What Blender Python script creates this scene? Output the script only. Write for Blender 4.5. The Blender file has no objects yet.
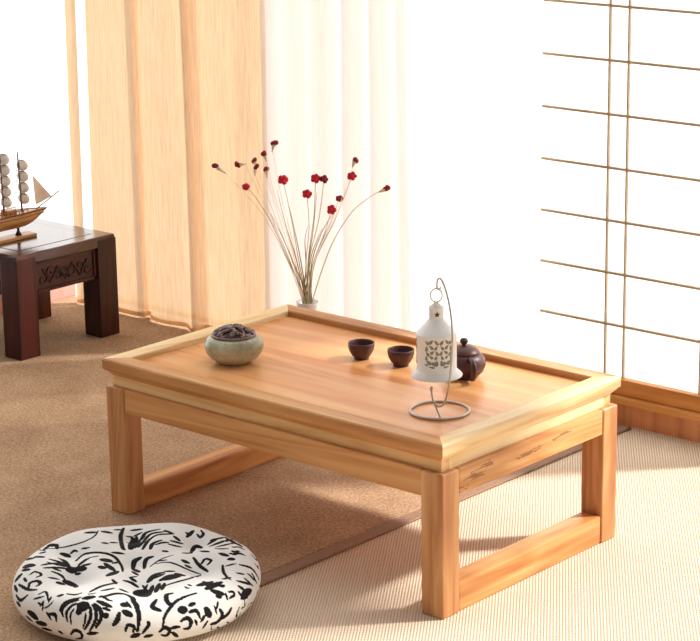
import bpy, bmesh, math, random
import numpy as np
from mathutils import Vector, Matrix
random.seed(7)
S = bpy.context.scene
COL = S.collection
PI = math.pi

# ------------------------------------------------------------------ camera
F = 2181.14; PITCH, ROLL, YAW = 0.265989, 0.01561, 0.727519
CAM = Vector((2.480335, -2.800097, 1.405406))
RM = (Matrix.Rotation(YAW, 3, 'Z') @ Matrix.Rotation(-PITCH, 3, 'X') @ Matrix.Rotation(ROLL, 3, 'Y'))
right, fwd, up = RM @ Vector((1, 0, 0)), RM @ Vector((0, 1, 0)), RM @ Vector((0, 0, 1))
cd = bpy.data.cameras.new('camera'); cam = bpy.data.objects.new('camera', cd); COL.objects.link(cam)
cd.sensor_width = 36; cd.lens = F / 700 * 36; cd.clip_end = 100
M4 = Matrix((right, up, -fwd)).transposed().to_4x4(); M4.translation = CAM
cam.matrix_world = M4
S.camera = cam

def ray(px, py):                      # direction in which a measured point of the photograph lies
    return RM @ Vector(((px - 350) / F, 1, -(py - 320.5) / F))
def on_z(px, py, z):
    r = ray(px, py); return CAM + r * ((z - CAM.z) / r.z)
FH = Vector((fwd.x, fwd.y, 0)).normalized()
def on_depth(px, py, base, d=0):      # on the upright plane through `base` facing the room
    r = ray(px, py); return CAM + r * (((base - CAM).dot(FH) + d) / r.dot(FH))

# ------------------------------------------------------------------ materials
def srgb(r, g, b):
    f = lambda c: (c / 255 / 12.92) if c / 255 <= .04045 else ((c / 255 + .055) / 1.055) ** 2.4
    return (f(r), f(g), f(b), 1)
class NT:
    def __init__(s, name):
        s.m = bpy.data.materials.new(name); s.m.use_nodes = True
        s.t = s.m.node_tree; s.t.nodes.clear()
        s.out = s.n('ShaderNodeOutputMaterial')
    def n(s, typ, **kw):
        x = s.t.nodes.new(typ)
        for k, v in kw.items():
            if k in x.inputs.keys(): x.inputs[k].default_value = v
            else: setattr(x, k, v)
        return x
    def l(s, a, b): s.t.links.new(a, b)
    def ramp(s, fac, stops):
        r = s.n('ShaderNodeValToRGB'); e = r.color_ramp.elements
        while len(e) < len(stops): e.new(.5)
        for k, (p, c) in enumerate(stops): e[k].position = p; e[k].color = c
        s.l(fac, r.inputs['Fac']); return r
    def coords(s, scale=(1, 1, 1), rot=(0, 0, 0), loc=(0, 0, 0)):
        tc = s.n('ShaderNodeTexCoord'); mp = s.n('ShaderNodeMapping')
        mp.inputs['Scale'].default_value = scale; mp.inputs['Rotation'].default_value = rot; mp.inputs['Location'].default_value = loc
        s.l(tc.outputs['Object'], mp.inputs['Vector']); return mp.outputs['Vector']
    def bsdf(s, **kw):
        b = s.n('ShaderNodeBsdfPrincipled', **kw); s.l(b.outputs['BSDF'], s.out.inputs['Surface']); return b

def plain(name, col, rough=.5, var=.12, scale=40, metal=0, spec=.5, bump=0):
    t = NT(name); b = t.bsdf(Roughness=rough, Metallic=metal)
    b.inputs['Specular IOR Level'].default_value = spec
    nz = t.n('ShaderNodeTexNoise', Scale=scale, Detail=4.0); t.l(t.coords(), nz.inputs['Vector'])
    c = col; dk = tuple(x * (1 - var) for x in c[:3]) + (1,); lt = tuple(min(1, x * (1 + var)) for x in c[:3]) + (1,)
    r = t.ramp(nz.outputs['Fac'], [(.3, dk), (.7, lt)]); t.l(r.outputs['Color'], b.inputs['Base Color'])
    if bump:
        bp = t.n('ShaderNodeBump', Strength=bump, Distance=.002); t.l(nz.outputs['Fac'], bp.inputs['Height']); t.l(bp.outputs['Normal'], b.inputs['Normal'])
    return t.m

def wood(name, light, mid, dark, axis, rough=.38, fine=1.0, loc=(0, 0, 0), streak=None, coat=0, spec=.5):
    t = NT(name); b = t.bsdf(Roughness=rough); b.inputs['Coat Weight'].default_value = coat; b.inputs['Coat Roughness'].default_value = .15
    b.inputs['Specular IOR Level'].default_value = spec
    sc = [34 * fine] * 3; sc[axis] = 1.6 * fine
    v = t.coords(tuple(sc), loc=loc)
    n1 = t.n('ShaderNodeTexNoise', Scale=1.0, Detail=5.0, Distortion=.6); t.l(v, n1.inputs['Vector'])
    sc2 = [7 * fine] * 3; sc2[axis] = .7 * fine
    n2 = t.n('ShaderNodeTexNoise', Scale=1.0, Detail=2.0, Distortion=1.2); t.l(t.coords(tuple(sc2), loc=loc), n2.inputs['Vector'])
    mul = t.n('ShaderNodeMath', operation='MULTIPLY'); t.l(n2.outputs['Fac'], mul.inputs[0]); mul.inputs[1].default_value = 9
    sn = t.n('ShaderNodeMath', operation='PINGPONG'); t.l(mul.outputs[0], sn.inputs[0]); sn.inputs[1].default_value = .5
    a = t.n('ShaderNodeMath', operation='MULTIPLY'); t.l(sn.outputs[0], a.inputs[0]); a.inputs[1].default_value = .34
    ad = t.n('ShaderNodeMath', operation='ADD'); t.l(n1.outputs['Fac'], ad.inputs[0]); t.l(a.outputs[0], ad.inputs[1])
    r = t.ramp(ad.outputs[0], [(.36, dark), (.56, mid), (.8, light)])
    colr = r.outputs['Color']
    if streak:                          # dark knot streak along the grain around a given place
        tc = t.n('ShaderNodeTexCoord'); sp = t.n('ShaderNodeSeparateXYZ'); t.l(tc.outputs['Object'], sp.inputs[0])
        def op(o, x, y):
            k = t.n('ShaderNodeMath', operation=o)
            for i, q in enumerate((x, y)):
                if hasattr(q, 'links'): t.l(q, k.inputs[i])
                else: k.inputs[i].default_value = q
            return k.outputs[0]
        nn = t.n('ShaderNodeTexNoise', Scale=1.0, Detail=6.0, Distortion=1.5); t.l(t.coords((60, 22, 130)), nn.inputs['Vector'])
        tot = None
        for (cy, cz, ly, lz, k) in streak:
            dy = op('DIVIDE', op('SUBTRACT', sp.outputs[1], cy), ly)
            line = op('ADD', cz, op('MULTIPLY', op('SUBTRACT', sp.outputs[1], cy), k))
            dz = op('DIVIDE', op('SUBTRACT', sp.outputs[2], line), lz)
            m = op('SUBTRACT', 1.0, op('ADD', op('MULTIPLY', dy, dy), op('MULTIPLY', dz, dz)))
            m = op('MAXIMUM', m, 0.0)
            tot = m if tot is None else op('MAXIMUM', tot, m)
        msk = op('MULTIPLY', op('GREATER_THAN', op('ADD', nn.outputs['Fac'], op('MULTIPLY', tot, .26)), .67), op('GREATER_THAN', tot, .01))
        mx = t.n('ShaderNodeMix', data_type='RGBA'); t.l(op('MULTIPLY', msk, .6), mx.inputs[0]); t.l(colr, mx.inputs[6]); mx.inputs[7].default_value = srgb(92, 48, 26)
        colr = mx.outputs[2]
    t.l(colr, b.inputs['Base Color'])
    bp = t.n('ShaderNodeBump', Strength=.12, Distance=.001); t.l(n1.outputs['Fac'], bp.inputs['Height']); t.l(bp.outputs['Normal'], b.inputs['Normal'])
    return t.m

E_L, E_M, E_D = srgb(228, 174, 114), srgb(207, 143, 82), srgb(172, 106, 54)
W_X = wood('elm_along_x', E_L, E_M, E_D, 0)
W_Y = wood('elm_along_y', E_L, E_M, E_D, 1, loc=(.3, .1, .7))
W_Z = wood('elm_along_z', srgb(218, 166, 114), srgb(198, 138, 86), srgb(164, 106, 60), 2, loc=(.9, .4, .2))
W_R = wood('elm_shaded_rail_x', srgb(220, 170, 112), srgb(200, 140, 82), srgb(168, 106, 56), 0, loc=(.5, .6, .1))  # front and back rails: shade of the front face put into the wood
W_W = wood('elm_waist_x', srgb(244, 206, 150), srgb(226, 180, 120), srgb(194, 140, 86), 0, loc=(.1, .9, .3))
W_RY = wood('elm_lit_y', srgb(250, 226, 178), srgb(240, 206, 152), srgb(218, 172, 118), 1, loc=(.5, .6, .1), rough=.42)  # paler side pieces: sunlight and window glare put into the wood colour
W_P = wood('elm_panel', srgb(240, 184, 126), srgb(228, 160, 102), srgb(205, 130, 75), 0, rough=.27, fine=.8, loc=(.2, .8, .4))
W_ST = wood('elm_streaked', E_L, E_M, E_D, 1, loc=(.1, .3, .5), streak=[(-.165, .224, .070, .013, .22), (-.01, .227, .055, .006, .06), (.075, .233, .04, .005, .1)])
D_L, D_M, D_D = srgb(84, 34, 28), srgb(62, 23, 20), srgb(38, 14, 13)
D_X = wood('dark_rosewood_x', D_L, D_M, D_D, 0, rough=.2, spec=.5, coat=.6)
D_Y = wood('dark_rosewood_y', D_L, D_M, D_D, 1, rough=.32, spec=.4)
D_T = wood('dark_rosewood_top', D_L, D_M, D_D, 1, rough=.2, spec=.5, coat=.6)
D_Z = wood('dark_rosewood_z', D_L, D_M, D_D, 2, rough=.32, spec=.4)
SILL = wood('sill_wood', srgb(226, 160, 90), srgb(212, 142, 70), srgb(186, 116, 52), 0, rough=.45)
SILL2 = wood('step_wood', srgb(232, 166, 112), srgb(220, 148, 96), srgb(200, 128, 80), 2, rough=.4, fine=.7)
LATT = plain('lattice_wood', srgb(188, 168, 140), .6)
BOAT = wood('boat_wood', srgb(222, 172, 112), srgb(200, 146, 86), srgb(160, 104, 54), 1, fine=3)
BOATD = plain('boat_dark_wood', srgb(120, 78, 48), .5)
BLACK = plain('dark_stand_post', srgb(40, 20, 18), .3)
SAIL = plain('sail_cloth', srgb(252, 246, 238), .8)
JIB = plain('grey_sail_cloth', srgb(232, 218, 206), .8)
WHITE = plain('white_enamel', srgb(240, 240, 238), .35, var=.02)
WIRE = plain('pale_wire', srgb(196, 190, 182), .3, var=.03, metal=.4)
LEAF_SHADE = plain('leaf_opening_shade', srgb(146, 138, 124), .6, var=.35, scale=120)
STAR_SHADE = plain('star_opening_shade', srgb(62, 56, 54), .6)
CLAY = plain('purple_clay', srgb(84, 46, 44), .4, var=.1, scale=300, bump=.1)
CLAYD = plain('purple_clay_dark', srgb(66, 34, 32), .42, var=.1)
LIDM = plain('carved_brown_lid', srgb(128, 100, 96), .34, var=.25, scale=150)
LIDD = plain('lid_hollow_shade', srgb(44, 26, 26), .6)  # near-black dome colour stands for shade between the carvings
PORC = plain('white_porcelain', srgb(240, 236, 230), .25, var=.02)
SOIL = plain('vase_inside', srgb(120, 96, 84), .8)
STEM = plain('dried_stem', srgb(206, 196, 156), .7)
STEMP = plain('pale_dried_stem', srgb(238, 222, 192), .7)
BLADE = plain('dried_grass', srgb(180, 170, 134), .7)
RED = plain('red_petals', srgb(206, 22, 50), .6, var=.3, scale=200)
DRED = plain('dark_red_petals', srgb(140, 24, 40), .6, var=.3, scale=200)
CALYX = plain('pale_calyx', srgb(238, 222, 192), .7)

def celadon():
    t = NT('celadon_glaze'); b = t.bsdf(Roughness=.22)
    n = t.n('ShaderNodeTexNoise', Scale=26.0, Detail=6.0); t.l(t.coords(), n.inputs['Vector'])
    r = t.ramp(n.outputs['Fac'], [(.3, srgb(146, 136, 98)), (.5, srgb(180, 178, 146)), (.7, srgb(212, 214, 188))])
    v = t.n('ShaderNodeTexVoronoi', Scale=190.0, feature='DISTANCE_TO_EDGE'); t.l(t.coords(), v.inputs['Vector'])
    r2 = t.ramp(v.outputs['Distance'], [(0.0, (.55, .52, .42, 1)), (.08, (1, 1, 1, 1))])
    m = t.n('ShaderNodeMix', data_type='RGBA', blend_type='MULTIPLY'); m.inputs[0].default_value = .7
    t.l(r.outputs['Color'], m.inputs[6]); t.l(r2.outputs['Color'], m.inputs[7]); t.l(m.outputs[2], b.inputs['Base Color'])
    return t.m
CELA = celadon()

def fabric(name, col, col2, transl, transp, streak=(260, 260, 14), glow=0.0):
    t = NT(name)
    n = t.n('ShaderNodeTexNoise', Scale=1.0, Detail=5.0, Distortion=.4); t.l(t.coords(streak), n.inputs['Vector'])
    r = t.ramp(n.outputs['Fac'], [(.35, col2), (.65, col)])
    d = t.n('ShaderNodeBsdfDiffuse'); tr = t.n('ShaderNodeBsdfTranslucent'); tp = t.n('ShaderNodeBsdfTransparent')
    t.l(r.outputs['Color'], d.inputs['Color']); t.l(r.outputs['Color'], tr.inputs['Color'])
    m1 = t.n('ShaderNodeMixShader'); m1.inputs[0].default_value = transl; t.l(d.outputs[0], m1.inputs[1]); t.l(tr.outputs[0], m1.inputs[2])
    m2 = t.n('ShaderNodeMixShader'); m2.inputs[0].default_value = transp; t.l(m1.outputs[0], m2.inputs[1]); t.l(tp.outputs[0], m2.inputs[2])
    t.l(m2.outputs[0], t.out.inputs['Surface']); return t.m
GOLD = fabric('gold_curtain', srgb(238, 206, 164), srgb(226, 188, 142), .36, .05)
SHEER = fabric('sheer_curtain', srgb(246, 232, 222), srgb(242, 226, 216), .36, .16)
SHEER_GLARE = fabric('overexposed_sheer', srgb(255, 250, 246), srgb(252, 246, 240), .6, .25)  # whiter, thinner sheer: flare and overexposure put into the cloth
PAPER = fabric('shoji_paper', srgb(255, 254, 250), srgb(252, 250, 245), .75, .28, (40, 40, 40))

def glass():
    t = NT('window_glass'); a = t.n('ShaderNodeBsdfTransparent'); g = t.n('ShaderNodeBsdfGlossy', Roughness=.02)
    m = t.n('ShaderNodeMixShader'); m.inputs[0].default_value = .05; t.l(a.outputs[0], m.inputs[1]); t.l(g.outputs[0], m.inputs[2]); t.l(m.outputs[0], t.out.inputs['Surface'])
    return t.m
GLASS = glass()
WALLM = plain('white_plaster', srgb(240, 234, 226), .9, var=.03)
SILLP = plain('rosy_baseboard', srgb(226, 168, 156), .5)

def ribbed():
    t = NT('ribbed_carpet'); b = t.bsdf(Roughness=.95); b.inputs['Specular IOR Level'].default_value = .1
    ang = math.atan2(.81, -.59)
    v = t.coords(rot=(0, 0, -ang))
    w = t.n('ShaderNodeTexWave', wave_type='BANDS', bands_direction='Y', Scale=62.0, Distortion=.7, Detail=2.0); w.inputs['Detail Scale'].default_value = 3.0
    t.l(v, w.inputs['Vector'])
    w2 = t.n('ShaderNodeTexWave', wave_type='BANDS', bands_direction='X', Scale=36.0, Distortion=3.0, Detail=2.0); t.l(v, w2.inputs['Vector'])
    n = t.n('ShaderNodeTexNoise', Scale=160.0, Detail=3.0); t.l(v, n.inputs['Vector'])
    a = t.n('ShaderNodeMath', operation='MULTIPLY_ADD'); t.l(w2.outputs['Fac'], a.inputs[0]); a.inputs[1].default_value = .22; t.l(w.outputs['Fac'], a.inputs[2])
    a2 = t.n('ShaderNodeMath', operation='MULTIPLY_ADD'); t.l(n.outputs['Fac'], a2.inputs[0]); a2.inputs[1].default_value = .5; t.l(a.outputs[0], a2.inputs[2])
    r = t.ramp(a2.outputs[0], [(.15, srgb(172, 144, 122)), (.55, srgb(204, 182, 156)), (1.0, srgb(230, 212, 190))])
    t.l(r.outputs['Color'], b.inputs['Base Color'])
    bp = t.n('ShaderNodeBump', Strength=.4, Distance=.002); t.l(a2.outputs[0], bp.inputs['Height']); t.l(bp.outputs['Normal'], b.inputs['Normal'])
    return t.m
def pile(name, c0, c1, c2):
    t = NT(name); b = t.bsdf(Roughness=.95); b.inputs['Specular IOR Level'].default_value = .1
    n = t.n('ShaderNodeTexNoise', Scale=190.0, Detail=4.0, Roughness=.7); t.l(t.coords(), n.inputs['Vector'])
    n2 = t.n('ShaderNodeTexNoise', Scale=9.0, Detail=3.0); t.l(t.coords(), n2.inputs['Vector'])
    a = t.n('ShaderNodeMath', operation='MULTIPLY_ADD'); t.l(n2.outputs['Fac'], a.inputs[0]); a.inputs[1].default_value = .25; t.l(n.outputs['Fac'], a.inputs[2])
    r = t.ramp(a.outputs[0], [(.42, c0), (.62, c1), (.82, c2)]); t.l(r.outputs['Color'], b.inputs['Base Color'])
    bp = t.n('ShaderNodeBump', Strength=.5, Distance=.003); t.l(n.outputs['Fac'], bp.inputs['Height']); t.l(bp.outputs['Normal'], b.inputs['Normal'])
    return t.m
RIB = ribbed()
PILE = pile('brown_carpet_pile', srgb(132, 104, 78), srgb(176, 144, 114), srgb(208, 178, 148))
BIND = plain('carpet_binding', srgb(152, 120, 98), .9, scale=120)

def cushion_mat():
    t = NT('cushion_print'); b = t.bsdf(Roughness=.85); b.inputs['Specular IOR Level'].default_value = .15
    at = t.n('ShaderNodeAttribute', attribute_name='print'); 
    r = t.ramp(at.outputs['Fac'], [(.25, srgb(236, 235, 232)), (.7, srgb(30, 28, 30))])
    n = t.n('ShaderNodeTexNoise', Scale=500.0, Detail=2.0); t.l(t.coords(), n.inputs['Vector'])
    t.l(r.outputs['Color'], b.inputs['Base Color'])
    bp = t.n('ShaderNodeBump', Strength=.15, Distance=.001); t.l(n.outputs['Fac'], bp.inputs['Height']); t.l(bp.outputs['Normal'], b.inputs['Normal'])
    return t.m
CUSH = cushion_mat()

# ------------------------------------------------------------------ mesh helpers
def BM(): return bmesh.new()
def box(bm, a, b, bev=0, seg=2):
    lo = Vector([min(p, q) for p, q in zip(a, b)]); hi = Vector([max(p, q) for p, q in zip(a, b)])
    r = bmesh.ops.create_cube(bm, size=1)
    vs = r['verts']
    for v in vs: v.co = Vector([(lo[i] + hi[i]) / 2 + v.co[i] * (hi[i] - lo[i]) for i in range(3)])
    if bev:
        es = list({e for v in vs for e in v.link_edges})
        bmesh.ops.bevel(bm, geom=es, offset=bev, segments=seg, profile=.6, affect='EDGES')
    return bm
def prism(bm, pts, d):                # closed polygon of 3D points, pushed along d
    d = Vector(d); a = [bm.verts.new(Vector(p)) for p in pts]; b = [bm.verts.new(Vector(p) + d) for p in pts]
    n = len(pts); bm.faces.new(a); bm.faces.new(b[::-1])
    for i in range(n): bm.faces.new((a[i], b[i], b[(i + 1) % n], a[(i + 1) % n]))
    bmesh.ops.recalc_face_normals(bm, faces=bm.faces[:])
    return bm
def spline(pts, n=8):
    P = [Vector(p) for p in pts]
    if len(P) < 3: return P
    out = []
    for i in range(len(P) - 1):
        p0, p1, p2, p3 = P[max(i - 1, 0)], P[i], P[i + 1], P[min(i + 2, len(P) - 1)]
        for k in range(n):
            t = k / n
            out.append(.5 * ((2 * p1) + (p2 - p0) * t + (2 * p0 - 5 * p1 + 4 * p2 - p3) * t * t + (3 * p1 - p0 - 3 * p2 + p3) * t ** 3))
    out.append(P[-1]); return out
def tube(bm, pts, r, sides=8, closed=False, smooth=True):
    P = [Vector(p) for p in pts]; n = len(P); rings = []
    rr = r if callable(r) else (lambda t: r)
    ref = None
    for i, p in enumerate(P):
        t = (P[(i + 1) % n] - P[i - 1]) if closed else (P[min(i + 1, n - 1)] - P[max(i - 1, 0)])
        t = t.normalized() if t.length > 1e-9 else Vector((0, 0, 1))
        if ref is None: ref = t.orthogonal().normalized()
        ref = (ref - t * ref.dot(t)).normalized(); bi = t.cross(ref)
        q = rr(i / max(1, n - 1))
        rings.append([bm.verts.new(p + (ref * math.cos(2 * PI * k / sides) + bi * math.sin(2 * PI * k / sides)) * q) for k in range(sides)])
    m = n if closed else n - 1
    for i in range(m):
        A, B = rings[i], rings[(i + 1) % n]
        off = 0
        if closed and i == n - 1: off = min(range(sides), key=lambda o: (A[0].co - B[o].co).length)
        for k in range(sides):
            f = bm.faces.new((A[k], A[(k + 1) % sides], B[(k + 1 + off) % sides], B[(k + off) % sides])); f.smooth = smooth
    if not closed: bm.faces.new(rings[0][::-1]); bm.faces.new(rings[-1])
    return bm
def lathe(bm, prof, c, seg=48, smooth=True, axis=None):
    c = Vector(c); rings = []
    for (r, z) in prof:
        if r < 1e-6: rings.append([bm.verts.new(c + Vector((0, 0, z)))])
        else: rings.append([bm.verts.new(c + Vector((r * math.cos(2 * PI * k / seg), r * math.sin(2 * PI * k / seg), z))) for k in range(seg)])
    for A, B in zip(rings, rings[1:]):
        for k in range(seg):
            k2 = (k + 1) % seg
            if len(A) == 1 and len(B) == 1: continue
            if len(A) == 1: f = bm.faces.new((A[0], B[k2], B[k]))
            elif len(B) == 1: f = bm.faces.new((A[k], A[k2], B[0]))
            else: f = bm.faces.new((A[k], A[k2], B[k2], B[k]))
            f.smooth = smooth
    bmesh.ops.recalc_face_normals(bm, faces=bm.faces[:])
    return bm
def blob(bm, c, rx, ry=None, rz=None, rot=None, sub=2):
    ry = ry or rx; rz = rz or rx
    m = Matrix.Translation(Vector(c)) @ (rot.to_4x4() if rot else Matrix()) @ Matrix.Diagonal((rx, ry, rz, 1))
    r = bmesh.ops.create_icosphere(bm, subdivisions=sub, radius=1, matrix=m)
    for v in r['verts']:
        for f in v.link_faces: f.smooth = True
    return bm

def root_of(o):
    while o.parent: o = o.parent
    return o
def obj(name, bm, mat, parent=None, smooth=False, **props):
    me = bpy.data.meshes.new(name)
    if parent:
        off = root_of(parent).location
        if root_of(parent).type == 'EMPTY': bmesh.ops.translate(bm, verts=bm.verts[:], vec=-off)
    bm.to_mesh(me); bm.free()
    o = bpy.data.objects.new(name, me); COL.objects.link(o); o.parent = parent
    for m in (mat if isinstance(mat, (list, tuple)) else [mat]): me.materials.append(m)
    for k, v in props.items(): o[k] = v
    return o
def thing(name, label, cat, loc, group=None):
    o = bpy.data.objects.new(name, None); COL.objects.link(o); o.location = loc; o.empty_display_size = .05
    o['label'] = label; o['category'] = cat
    if group: o['group'] = group
    return o
def tag(o, label, cat, group=None):
    o['label'] = label; o['category'] = cat
    if group: o['group'] = group
    return o
def struct(name, bm, mat, parent=None):
    o = obj(name, bm, mat, parent)
    if not parent: o['kind'] = 'structure'
    return o
def dup(root, loc, label):
    r = root.copy(); COL.objects.link(r); r.location = loc; r['label'] = label
    for ch in root.children:
        c = ch.copy(); COL.objects.link(c); c.parent = r
        for g in ch.children:
            d = g.copy(); COL.objects.link(d); d.parent = c
    return r

# ------------------------------------------------------------------ setting
MT = .006                                            # thickness of the brown carpet
struct('floor', box(BM(), (-1.9, -4.2, -.03), (3.6, .80, 0)), RIB)

bmx = BM()                                            # brown carpet with a bound edge along its right side
box(bmx, (-1.655, -3.0, 0.0003), (.040, .775, MT), .002, 1)
mat_o = obj('carpet', bmx, PILE); tag(mat_o, 'brown short-pile carpet laid over the left half of the floor', 'carpet')
bmx = BM(); box(bmx, (.040, -3.0, .0003), (.070, .775, MT * .9), .002, 1)
obj('edge_binding', bmx, BIND, mat_o)

# back wall: glazing behind the curtains, shoji door, opening to the right of it, header and an added sun-blocking panel above
wb = BM(); box(wb, (-1.75, .80, 2.15), (3.6, .92, 2.6)); box(wb, (.44, .80, 1.22), (1.32, .92, 2.15))  # second box is an unseen slab, added to keep sun off carpet and cushion
struct('wall_back_and_sun_block', wb, WALLM)
wl = BM(); box(wl, (-1.79, -4.2, 2.15), (-1.67, .92, 2.6)); struct('wall_left', wl, WALLM)
bl = BM(); box(bl, (-1.71, -4.2, 0), (-1.668, .80, .055), .004); struct('baseboard_left', bl, SILLP)
def window(name, a, b, axis, mull):
    fr = BM(); t = .014
    (x0, y0, z0), (x1, y1, z1) = a, b
    if axis == 'x':
        for (p, q) in ((z0, z0 + t), (z1 - t, z1)): box(fr, (x0, y0, p), (x1, y1, q), .003)
        for m in mull: box(fr, (m - t / 2, y0, z0 + t), (m + t / 2, y1, z1 - t), .003)
        pn = BM(); box(pn, (x0, (y0 + y1) / 2 - .003, z0 + t), (x1, (y0 + y1) / 2 + .003, z1 - t))
    else:
        for (p, q) in ((z0, z0 + t), (z1 - t, z1)): box(fr, (x0, y0, p), (x1, y1, q), .003)
        for m in mull: box(fr, (x0, m - t / 2, z0 + t), (x1, m + t / 2, z1 - t), .003)
        pn = BM(); box(pn, ((x0 + x1) / 2 - .003, y0, z0 + t), ((x0 + x1) / 2 + .003, y1, z1 - t))
    w = struct(name, fr, WALLM); obj('pane', pn, GLASS, w); return w
window('window_1', (-1.67, .815, .0), (-.19, .855, 2.15), 'x', ())
window('window_2', (-1.715, -4.2, .055), (-1.675, .795, 2.15), 'y', (-4.1, -1.2))

# shoji sliding door
XL, XR = -.186, .43
sb = BM()
box(sb, (XL, .790, .062), (XR, .825, .0955), .002)                 # bottom rail
box(sb, (XL, .800, 2.08), (XR, .825, 2.13), .002)
box(sb, (XR - .035, .800, .0955), (XR, .825, 2.08), .002)
door = struct('door_1', sb, SILL)
pp = BM(); box(pp, (XL, .806, .0955), (XR - .035, .8075, 2.08)); obj('shoji_paper', pp, PAPER, door)
z = .2055
while z < 2.05:
    obj('lattice_bar', box(BM(), (XL, .7985, z - .0024), (XR - .035, .8055, z + .0024)), LATT, door); z += .1093
for x in (-.019, .027, .2125, .258):
    obj('lattice_upright', box(BM(), (x - .0017, .7990, .0955), (x + .0017, .8055, 2.08)), LATT, door)
tr = BM(); box(tr, (-.186, .776, .046), (3.4, .84, .0615), .003); struct('trim_1', tr, SILL)
tr = BM(); box(tr, (-.186, .787, 0), (3.4, .84, .046)); struct('trim_2', tr, SILL2)

# ------------------------------------------------------------------ curtains
def curtain(name, plan, z0, z1, mat, label, cat='curtain', hem=0.0):
    if isinstance(plan[0][0], tuple): strips = plan
    else: strips = [plan]
    bm = BM(); hb = BM()
    for pl in strips: strip(bm, hb, pl, z0, z1)
    o = obj(name, bm, mat); tag(o, label, cat); obj('hem', hb, mat, o)
    return o
def strip(bm, hb, plan, z0, z1):
    P = spline([(x, y, 0) for x, y in plan], 7); nz = 26
    rows = []
    for k in range(nz + 1):
        t = k / nz; z = z0 + (z1 - z0) * t
        rows.append([bm.verts.new((p.x + .006 * math.sin(3 * t + p.x * 9), p.y + .004 * math.sin(5 * t + p.x * 21), z)) for p in P])
    for A, B in zip(rows, rows[1:]):
        for i in range(len(P) - 1):
            f = bm.faces.new((A[i], A[i + 1], B[i + 1], B[i])); f.smooth = True
    a = [hb.verts.new((v.x, v.y - .0015, z0 + .001)) for v in P]; b = [hb.verts.new((v.x, v.y - .0015, z0 + .012)) for v in P]
    for i in range(len(P) - 1):
        f = hb.faces.new((a[i], a[i + 1], b[i + 1], b[i])); f.smooth = True
yb = .728
gold_plan = [[(-1.588, .742), (-1.578, .733), (-1.562, .731), (-1.549, .738)],
             [(-1.530, .752), (-1.522, .742), (-1.50, .735), (-1.44, .730), (-1.38, .729), (-1.349, .733), (-1.350, .749), (-1.340, .753), (-1.330, .746), (-1.314, .731), (-1.27, .727), (-1.225, .731), (-1.192, .731),
              (-1.170, .720), (-1.147, .706), (-1.149, .730), (-1.146, .750), (-1.125, .753), (-1.075, .749), (-1.035, .748), (-1.022, .744), (-1.008, .732), (-.990, .734), (-.965, .746), (-.940, .754), (-.922, .750)]]
curtain('gold_curtain', gold_plan, MT + .004, 2.12, GOLD, 'gold translucent full-length curtain hanging in deep folds behind the dark side table')
def folds(x, x1, amp, y0):
    out = []; k = 0
    while x < x1 - .02:
        out.append((x, y0 + (amp if k % 2 else -amp))); x += random.uniform(.030, .058); k += 1
    return out + [(x1, y0)]
curtain('sheer_curtain', folds(-.915, -.505, .018, .744), MT + .004, 2.12, SHEER, 'sheer off-white full-length curtain beside the gold curtain, behind the vase of flowers')
curtain('sheer_curtain', folds(-.495, -.143, .010, .750), MT + .004, 2.12, SHEER_GLARE, 'brightest sheer white curtain, hanging next to the paper lattice door, behind the lantern')

# ------------------------------------------------------------------ low table
TL, TD, TH = .40, .2475, .30
T = thing('low_table', 'light elm wood low tea table with raised rim and frame legs', 'table', (0, 0, 0))
RW = .037
def rim(a0, a1, b0, b1, axis):        # mitred rail: outer edge a..b at top, undercut bevel below
    bm = BM()
    zt, zm, zb, inx = TH, .281, .270, .012
    def ring(o, i, zz):  # outer corners, inner corners
        return [(o[0], zz[0]), ]
    return bm
def rail(side):
    bm = BM()
    prof = [(0, .2815), (0, .2975), (.0025, TH), (RW - .002, TH), (RW, TH - .002), (RW, .268), (.013, .268)]   # (inset, z)
    secs = []
    for end in (-1, 1):
        s = []
        for ins, z in prof:
            if side in ('front', 'back'):
                sy = -1 if side == 'front' else 1
                s.append(bm.verts.new((end * (TL - ins), sy * (TD - ins), z)))
            else:
                sx = -1 if side == 'left' else 1
                s.append(bm.verts.new((sx * (TL - ins), end * (TD - ins), z)))
        secs.append(s)
    n = len(prof)
    for i in range(n): bm.faces.new((secs[0][i], secs[0][(i + 1) % n], secs[1][(i + 1) % n], secs[1][i]))
    bm.faces.new(secs[0]); bm.faces.new(secs[1][::-1])
    bmesh.ops.recalc_face_normals(bm, faces=bm.faces[:])
    return bm
for s in ('front', 'back', 'left', 'right'):
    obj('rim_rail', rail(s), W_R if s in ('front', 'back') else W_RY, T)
obj('top_panel', box(BM(), (-TL + RW, -TD + RW, .275), (TL - RW, TD - RW, .2885)), W_P, T)
wi = .013
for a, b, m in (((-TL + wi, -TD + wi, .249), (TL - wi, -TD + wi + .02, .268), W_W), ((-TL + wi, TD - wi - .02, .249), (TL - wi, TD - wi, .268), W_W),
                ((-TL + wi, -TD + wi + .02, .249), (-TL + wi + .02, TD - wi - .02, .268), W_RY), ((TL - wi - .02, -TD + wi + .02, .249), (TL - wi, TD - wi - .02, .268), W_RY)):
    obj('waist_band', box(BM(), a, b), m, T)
LI, LX, LY = .003, .046, .044
for sx in (-1, 1):
    for sy in (-1, 1):
        z0 = MT if sx < 0 else 0
        obj('leg', box(BM(), (sx * (TL - LI), sy * (TD - LI), z0), (sx * (TL - LI - LX), sy * (TD - LI - LY), .2485), .0035, 3), W_Z, T)
ax0 = TL - LI - LX; ay0 = TD - LI - LY
for sy in (-1, 1):
    obj('apron', box(BM(), (-ax0, sy * (TD - LI - .002), .203), (ax0, sy * (TD - LI - .026), .249), .003), W_X, T)
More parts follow.
